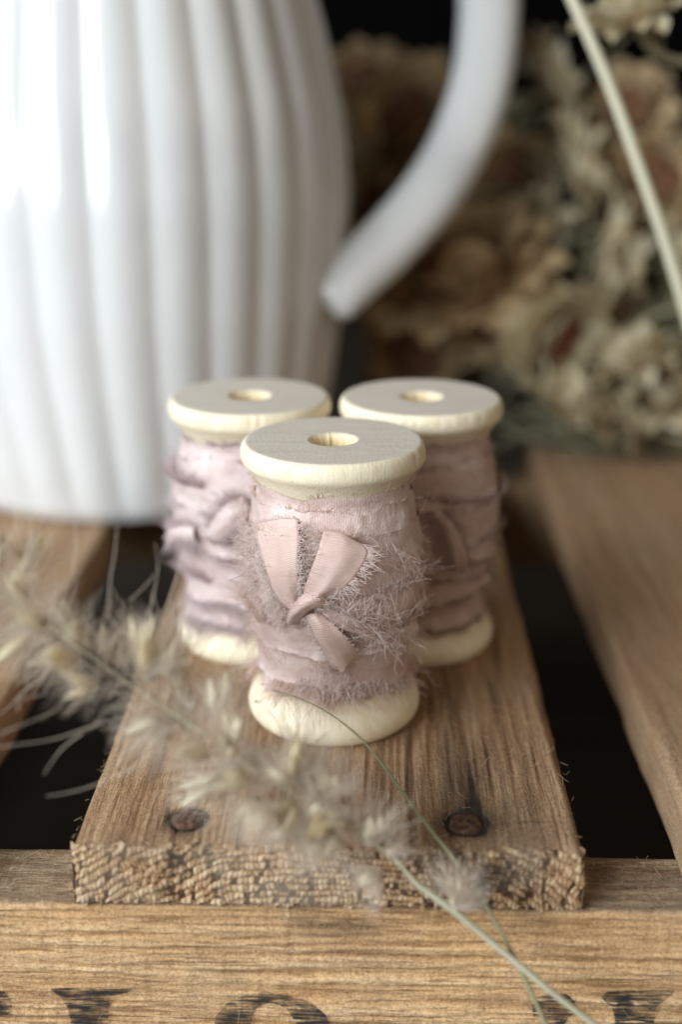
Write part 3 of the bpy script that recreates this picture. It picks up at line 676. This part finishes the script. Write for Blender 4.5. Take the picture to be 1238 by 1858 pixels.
# ------------------------------------------------------------------ feathery grass plume in the foreground
sp_pts = [P(x, y, d) for x, y, d in ((-330, 900, 16.6), (-160, 990, 16.6), (0, 1075, 16.6), (150, 1180, 16.6), (300, 1285, 16.65), (430, 1375, 16.75), (560, 1455, 16.9), (650, 1510, 17.0), (715, 1557, 17.1), (760, 1605, 17.15), (820, 1648, 17.2), (900, 1715, 17.35), (990, 1790, 17.45), (1080, 1858, 17.6), (1250, 1990, 17.9))]
axis = spline(sp_pts, 260)
go = sp_pts[9]
plume = empty('grass_plume', go, 'feathery grass plume with pale bristly spikelets lying across the plank end', 'dried grass')
rad = np.interp(np.linspace(0, 1, 260), [0, .35, .6, .7, 1], [.015, .022, .03, .052, .048])
v, f = tubes(axis[None]+.01*np.stack([fb(np.arange(260)*.06, q, 0, 5) for q in (0, 9, 4)], -1)[None], rad[None], 10)
plst = mesh('stem', v, f, M_stemg, plume, go)
def spikelet_geo(seed, L=.42, nb=44, bl=.75, wide=.55, br=.0052):
    r = np.random.default_rng(seed)
    # two or three husks
    hv = []
    for q in range(3):
        n_, m_ = 10, 8; t = np.linspace(0, 1, n_); w_ = .075*np.sin(math.pi*t**.75)**.9+.002
        a_ = np.linspace(0, 2*math.pi, m_, endpoint=False)
        base = np.array([r.normal(0, .03), r.normal(0, .03), .0]); ln = L*r.uniform(.8, 1.1); bd = np.array([r.normal(0, .12), r.normal(0, .12), 1])
        c = base+bd*(t*ln)[:, None]
        V_ = c[:, None]+np.stack([np.cos(a_), .6*np.sin(a_), 0*a_], -1)[None]*w_[:, None, None]
        hv.append((V_.reshape(-1, 3), gridf(n_, m_, False, True)))
    th_ = r.uniform(0, 6.283, nb); sp_ = np.abs(r.normal(wide, .33, nb))
    d = np.stack([np.cos(th_)*sp_, np.sin(th_)*sp_, np.ones(nb)], -1)
    pl_ = curly(np.zeros((nb, 3))+r.normal(0, .02, (nb, 3)), d, bl*r.uniform(.5, 1.1, nb), 7, .16, seed)
    return join(hv), tubes(pl_, br*np.linspace(1, .35, 7)[None])
def me_from(name, v, f, m_):
    o = mesh(name, v, f, m_); d = o.data; bpy.data.objects.remove(o); return d
var = []
for s in range(7):
    (hv, hf), (bv, bf) = spikelet_geo(s+60, .48+.04*(s % 3), 74, .60+.05*(s % 4))
    var.append((me_from('husk', hv, hf, M_huskG if s == 5 else M_husk), me_from('bristles', bv, bf, M_bristle)))
varB = []
for s in range(3):
    (hv, hf), (bv, bf) = spikelet_geo(s+90, .36, 150, .60, .8, .0066)
    varB.append((me_from('husk', hv, hf, M_husk), me_from('bristles', bv, bf, M_bristle)))
from mathutils import Matrix, Vector, Quaternion
def orient(p, d, scale, roll):
    d = Vector(unit(d)); q = d.to_track_quat('Z', 'Y') @ Quaternion((0, 0, 1), roll)
    return Matrix.LocRotScale(Vector((np.array(p)-np.array(go))*C), q, Vector((scale,)*3))
r = np.random.default_rng(8)
tip = lambda i: -unit(axis[min(i+2, 259)]-axis[max(i-2, 0)])*-1
place = []
# index along the axis runs 0 (tip, off left) .. 259 ; lower right end carries only single spikelets
nA = 58
for q in range(nA):
    i = int(10+ (q/nA)**.95*118); place.append((i, None, 1.15*r.uniform(.85, 1.2)))
def nearest(px, py, d):
    p = P(px, py, d); return p
for i, _, sc in place:
    t = unit(axis[i]-axis[min(i+3, 259)])
    a_ = r.uniform(0, 6.283); s1 = unit(np.cross(t, [0.1, .9, .3])); s2 = np.cross(t, s1)
    rad_ = s1*math.cos(a_)+s2*math.sin(a_)
    wid = np.interp(i, [0, 40, 90, 125], [.55, .48, .34, .2])
    p = axis[i]+rad_*wid*r.uniform(.5, 1.1); d = rad_*1.0+t*r.uniform(.25, .9)
    hm, bm = var[r.integers(0, 7)]
    h_ = bpy.data.objects.new('spikelet', hm); col.objects.link(h_); h_.parent = plume; h_.matrix_local = orient(p, d, sc, r.uniform(0, 6))
    b_ = bpy.data.objects.new('bristles', bm); col.objects.link(b_); b_.parent = h_
for (px, py, d, tx, ty, td, sc) in ((668, 1530, 16.9, 672, 1440, 16.6, 1.25), (690, 1580, 17.0, 640, 1622, 16.9, .95), (600, 1520, 16.8, 520, 1545, 16.7, 1.0), (598, 1440, 16.6, 620, 1390, 16.4, .95), (500, 1465, 16.3, 450, 1505, 16.2, 1.1),
                                    (832, 1640, 17.1, 838, 1572, 17.0, 1.1), (826, 1646, 17.1, 872, 1588, 16.9, .8), (520, 1420, 16.4, 480, 1370, 16.2, .9), (560, 1480, 16.6, 600, 1430, 16.3, .8), (705, 1545, 17.0, 760, 1500, 16.8, .7)):
    a_, b2 = P(px, py, d), P(tx, ty, td); hm, bm = varB[r.integers(0, 3)]
    h_ = bpy.data.objects.new('spikelet', hm); col.objects.link(h_); h_.parent = plume; h_.matrix_local = orient(a_, b2-a_, sc, r.uniform(0, 6))
    b_ = bpy.data.objects.new('bristles', bm); col.objects.link(b_); b_.parent = h_
# dense fine bristles along the rachis (uncountable)
n = 1300; i = (r.uniform(0, 1, n)**.9*125).astype(int); t = unit(axis[i]-axis[i+3]); rv = unit(np.cross(t, r.normal(size=(n, 3))))
pl = curly(axis[i]+rv*.06, rv*1.0+t*r.uniform(-.2, .9, (n, 1)), np.interp(i, [0, 60, 125], [1.0, .80, .45])*r.uniform(.4, 1.05, n), 7, .14, 80)
v, f = tubes(pl, .0042*np.linspace(1, .4, 7)[None]); mesh('fine_bristles', v, f, M_bristle, plume, go, kind='stuff')
n = 160; i = (r.uniform(0, 1, n)*115).astype(int); t = unit(axis[i]-axis[i+3]); rv = unit(np.cross(t, r.normal(size=(n, 3))))
pl = curly(axis[i]+rv*.06, rv*1.0+t*r.uniform(-.2, .9, (n, 1)), r.uniform(.5, 1.1, n), 7, .25, 81)
v, f = tubes(pl, .0045*np.linspace(1, .4, 7)[None]); mesh('dark_bristles', v, f, M_awn, plume, go, kind='stuff')
# long wavy awns
aw = []
for pts in ([(195, 1110), (200, 1050), (205, 1000), (212, 955)], [(262, 1150), (276, 1080), (286, 1030), (280, 985)], [(230, 1090), (262, 1065), (280, 1042)], [(100, 1290), (50, 1310), (0, 1330), (-30, 1355)],
            [(190, 1310), (100, 1340), (40, 1350), (-20, 1358)], [(150, 1330), (110, 1360), (80, 1405)], [(250, 1390), (160, 1430), (85, 1445)], [(30, 1290), (40, 1270), (90, 1258)], [(300, 1110), (335, 990), (330, 930)],
            [(40, 1040), (60, 980), (85, 925)], [(130, 1040), (140, 990), (135, 940)], [(0, 1000), (30, 950), (20, 900)], [(330, 1180), (328, 1120), (325, 1080)], [(405, 1200), (400, 1130), (402, 1090)],
            [(240, 1200), (300, 1180), (330, 1130)], [(300, 1450), (370, 1440), (400, 1430)], [(480, 1400), (440, 1300), (418, 1190)], [(540, 1400), (536, 1350), (545, 1290)]):
    aw.append(spline([P(x+r.normal(0, 2), y, 16.4+x/700+r.normal(0, .12)) for x, y in pts], 14))
v, f = tubes(np.array(aw), (.0055*np.linspace(1, .5, 14))[None], 5); mesh('long_awns', v, f, M_bristle, plume, go)
aw = []
for pts in ([(495, 1250), (520, 1262), (545, 1268), (560, 1278)], [(487, 1290), (500, 1305), (510, 1325), (515, 1340)], [(538, 1265), (542, 1300), (538, 1340), (540, 1390)], [(570, 1350), (580, 1340), (597, 1330)], [(740, 1440), (755, 1415), (757, 1402)], [(620, 1330), (690, 1450), (757, 1404)]):
    aw.append(spline([P(x, y, 17.6) for x, y in pts], 14))
v, f = tubes(np.array(aw[:4]), (.006*np.linspace(1, .6, 14))[None], 5); mesh('dark_awns', v, f, M_awn, plume, go)

# single thin stem arching over the front spool's base
tp = [P(x, y, d) for x, y, d in ((493, 1252, 19.6), (540, 1266, 19.4), (600, 1296, 19.2), (660, 1345, 18.9), (720, 1422, 18.5), (775, 1497, 18.1), (830, 1565, 17.7), (885, 1648, 17.5), (925, 1720, 17.5), (955, 1780, 17.55), (990, 1858, 17.6), (1030, 1960, 17.7))]
tc = spline(tp, 90); 
thin = empty('grass_stalk', tp[7], 'thin curved green grass stalk reaching over the front spool base', 'grass stalk')
v, f = tubes(tc[None], np.interp(np.linspace(0, 1, 90), [0, .2, .4, 1], [.006, .012, .028, .034])[None], 8); mesh('stalk', v, f, M_stemgreen, thin, tp[7])

# pale straw stem, upper right, with a seed head
sp2 = [P(x, y, d) for x, y, d in ((960, -170, 27), (1040, 0, 27), (1105, 150, 27.2), (1160, 300, 27.4), (1205, 430, 27.6), (1245, 560, 27.8), (1300, 760, 28.2), (1370, 1010, 29.5))]
st2 = spline(sp2, 80); straw = empty('straw_stem', sp2[-1], 'pale straw stem slanting across the upper right corner', 'dried stem')
v, f = tubes(st2[None], np.interp(np.linspace(0, 1, 80), [0, 1], [.12, .14])[None], 14); mesh('stem', v, f, M_stemg, straw, sp2[-1])

# ------------------------------------------------------------------ dried strawflowers lying at the far end of the crate
def petal_ring(r_, n, rad, L, wd, elev, curl, jit=.24, seed=0):
    """cupped papery bracts around +Z; elev: angle above the horizontal"""
    nu, nv = 6, 5; out = []
    u = np.linspace(0, 1, nu); v_ = np.linspace(-1, 1, nv)
    for q in range(n):
        a_ = 2*math.pi*(q+r_.uniform(-.3, .3))/n; e0 = elev+r_.normal(0, jit); l = L*r_.uniform(.6, 1.3); w_ = wd*r_.uniform(.7, 1.3)
        e = e0+curl*u; ds = l/(nu-1); x = rad+np.concatenate([[0], np.cumsum(np.cos(e[:-1])*ds)]); z = np.concatenate([[0], np.cumsum(np.sin(e[:-1])*ds)])
        prof_ = np.array([.45, .85, 1, .95, .7, .12])*w_/2
        Y = prof_[:, None]*v_[None]; X_ = np.repeat(x[:, None], nv, 1); Z_ = np.repeat(z[:, None], nv, 1)+.12*w_*v_[None]**2
        ca, sa = math.cos(a_), math.sin(a_)
        out.append((np.stack([X_*ca-Y*sa, X_*sa+Y*ca, Z_], -1).reshape(-1, 3), gridf(nu, nv)))
    return out
def flower(px, py, d, size, facing, pal, openness, core, label, seed, stemdir=(1.0, .25, -.15), sl=7):
    """head of diameter `size` cm at image place/depth, facing = camera-ish direction (right, toward camera, up)"""
    r_ = np.random.default_rng(seed); c = P(px, py, d)
    ax = unit(rgt*facing[0]-hd*facing[1]+np.array([0, 0, 1])*facing[2])
    q = Vector(ax).to_track_quat('Z', 'Y').to_matrix(); Mx = np.array(q)
    Rh = size/2*1.2; pts = []
    for k in range(5):
        t = k/4
        pts += petal_ring(r_, 11+k, Rh*(.42+.06*k), Rh*(.62-.02*k), Rh*.50, openness+1.15*(1-t)-.5, -.35-.5*t, seed=seed)
    # cup below
    for k in range(3): pts += petal_ring(r_, 12, Rh*(.18+.08*k), Rh*.42, Rh*.34, -.2+.25*k, .9)
    v, f = join(pts); tp_ = lambda v: (v@Mx.T)+c
    base = c-ax*Rh*.3
    e = empty('strawflower', base, label, 'dried flower', 'dried strawflowers heaped behind the crate')
    mesh('petals', tp_(v), f, M_petal if pal else M_petalT, e, base)
    n1, n2 = 14, 40; U_ = np.linspace(0, 1, n1)[:, None]; A_ = np.linspace(0, 2*math.pi, n2, endpoint=False)[None]
    rr_ = Rh*.62*np.sin(U_*math.pi/2); zz = Rh*(.34*np.cos(U_*math.pi/2)) + Rh*.09*fb(rr_*np.cos(A_)*9/Rh, rr_*np.sin(A_)*9/Rh, 0, seed, 2)
    vv = np.stack([rr_*np.cos(A_), rr_*np.sin(A_), zz], -1).reshape(-1, 3)
    mesh('flower_center', tp_(vv), gridf(n1, n2, False, True), core, e, base)
    sd = unit(rgt*stemdir[0]+hd*stemdir[1]+np.array([0, 0, 1])*stemdir[2]); sd2 = unit(sd+r_.normal(0, .12, 3))
    p0 = c-ax*Rh*.15
    sp_ = spline([p0, p0-ax*Rh*.5+sd*Rh*.5, p0+sd*sl*.5-ax*Rh*.5, p0+sd2*sl-ax*Rh*.5], 24)
    v, f = tubes(sp_[None], .10, 8); mesh('stem', v, f, M_leaf, e, base)
    # narrow leaves on the stem
    lv = []
    for k in range(2):
        i = r_.integers(3, 22); dd = unit(sd*.5+r_.normal(0, .8, 3)); L = r_.uniform(1.2, 2.6); sdv = unit(np.cross(dd, r_.normal(size=3)))
        t = np.linspace(0, 1, 7)[:, None]; w_ = .2*np.sin(math.pi*np.clip(t, .03, .98))
        cl = sp_[i]+dd*t*L+np.array([0, 0, -.35])*t*t
        lv.append((np.stack([cl-sdv*w_, cl+np.cross(dd, sdv)*w_*.3, cl+sdv*w_], 1).reshape(-1, 3), gridf(7, 3)))
    v, f = join(lv); mesh('leaves', v, f, M_leaf, e, base)
    return e
FL = [  # px, py, depth, size, facing(right, toward, up), cream?, openness, core, label
 (745, 225, 39.5, 3.1, (-.5, .7, .5), 0, .55, M_core, 'dim tan strawflower between jug and handle, upper left of the heap'),
 (985, 145, 37.5, 2.4, (.9, .1, .6), 1, .8, M_core, 'cream strawflower at the top of the heap, just right of the jug handle'),
 (835, 500, 37.0, 4.3, (-.15, .45, .75), 0, .75, M_core, 'largest strawflower, wide brown head with ragged tan rim under the handle'),
 (1035, 300, 36.5, 2.6, (.9, .15, .3), 1, .85, M_coreR, 'cream strawflower with orange brown core, left of the straw stem at mid heap'),
 (1095, 455, 36.3, 2.7, (.95, .1, -.1), 1, .9, M_coreR, 'half closed cream strawflower facing right below the straw stem'),
 (1005, 610, 35.6, 2.5, (.45, .6, -.2), 1, .75, M_coreR, 'open cream strawflower with dark red core low in the heap'),
 (1150, 665, 35.4, 2.3, (-.3, -.1, 1), 1, .8, M_core, 'pale strawflower low at the right edge of the heap'),
 (1030, 735, 35.2, 2.4, (.5, .1, .9), 1, .8, M_coreR, 'pale strawflower lying lowest, just above the plank end'),
 (1145, 200, 38.5, 2.2, (-.4, .6, .3), 0, .5, M_core, 'brown strawflower behind the straw stem near the top of the heap'),
 (660, 160, 40.5, 2.6, (-.3, .6, .6), 0, .4, M_core, 'dim brown strawflower showing beside the jug body'),
 (700, 380, 40, 2.8, (-.4, .7, .2), 0, .2, M_core, 'dark brown strawflower half hidden by the jug handle'),
 (930, 330, 38.8, 2.4, (.1, .8, .2), 0, .3, M_core, 'brown strawflower in the shade right of the handle'),
 (965, 430, 38.0, 2.2, (-.6, .5, .4), 1, .9, M_core, 'small greyish cream strawflower in the middle of the heap'),
 (1195, 330, 37.6, 2.4, (.2, .7, .4), 0, .5, M_core, 'brown strawflower right of the straw stem at mid height'),
 (1225, 480, 36.5, 2.2, (.9, 0, .6), 1, .7, M_core, 'cream strawflower cut by the right edge of the photo'),
 (760, 640, 38.8, 2.6, (-.3, .6, .1), 0, .2, M_core, 'dim tan strawflower directly behind the rear right spool'),
 (900, 580, 37.2, 2.2, (-.2, .8, -.2), 0, .4, M_core, 'brown strawflower beneath the largest head'),
 (1120, 560, 37.2, 2.0, (.5, .6, .2), 0, .5, M_core, 'small brown strawflower among the green stems'),
 (1120, 745, 35.8, 2.0, (.9, .2, .5), 1, .6, M_coreR, 'small cream strawflower with reddish core above the plank'),
 (1225, 720, 35.6, 2.2, (-.5, .1, .9), 1, .7, M_coreR, 'pale strawflower at the lower right corner of the heap'),
 (1150, 35, 28.5, 1.9, (-.3, .1, .9), 1, .9, M_core, 'blurred cream flower head at the top right, close to the straw stem')]
for q, (px, py, d, s_, fc, pal, op, core, lab) in enumerate(FL):
    flower(px, py, d, s_, fc, pal, op, core, lab, 300+q, sl=6 if px < 1100 else 4.5)
# tangle of loose dried stems and leaves under and between the heads
r = np.random.default_rng(99); n = 190
px_ = r.uniform(930, 1300, n); py_ = r.uniform(230, 800, n); k = py_ > 130+(px_-950)*.5; px_, py_ = px_[k], py_[k]; n = len(px_)
b_ = np.array([P(x, y, 38.2-(y-200)/300+abs(q)) for x, y, q in zip(px_, py_, r.normal(0, .9, n))]); b_[:, 2] = np.maximum(b_[:, 2], .15)
d_ = rgt*1.0+r.normal(0, .33, (n, 3)); pl = curly(b_-unit(d_)*1.5, d_, r.uniform(2.5, 6, n), 8, .10, 12); pl[..., 2] = np.maximum(pl[..., 2], .1)
v1 = tubes(pl, .07, 6)
px_ = r.uniform(640, 960, 90); py_ = r.uniform(180, 760, 90)
b_ = np.array([P(x, y, 41+q) for x, y, q in zip(px_, py_, r.normal(0, .6, 90))]); b_[:, 2] = np.maximum(b_[:, 2], .15)
pl = curly(b_, rgt*1.0+r.normal(0, .5, (90, 3)), r.uniform(2, 4, 90), 8, .10, 13); v2 = tubes(pl, .08, 6)
v, f = join([v1, v2]); o = mesh('dried_stems', v, f, M_leaf); tag(o, 'grey green tangle of dried stems and leaves beneath the strawflowers', 'dried stems', kind='stuff')

# children built in world space under an empty keep their local coordinates; sub-parts share that origin
for o in bpy.data.objects:
    pass
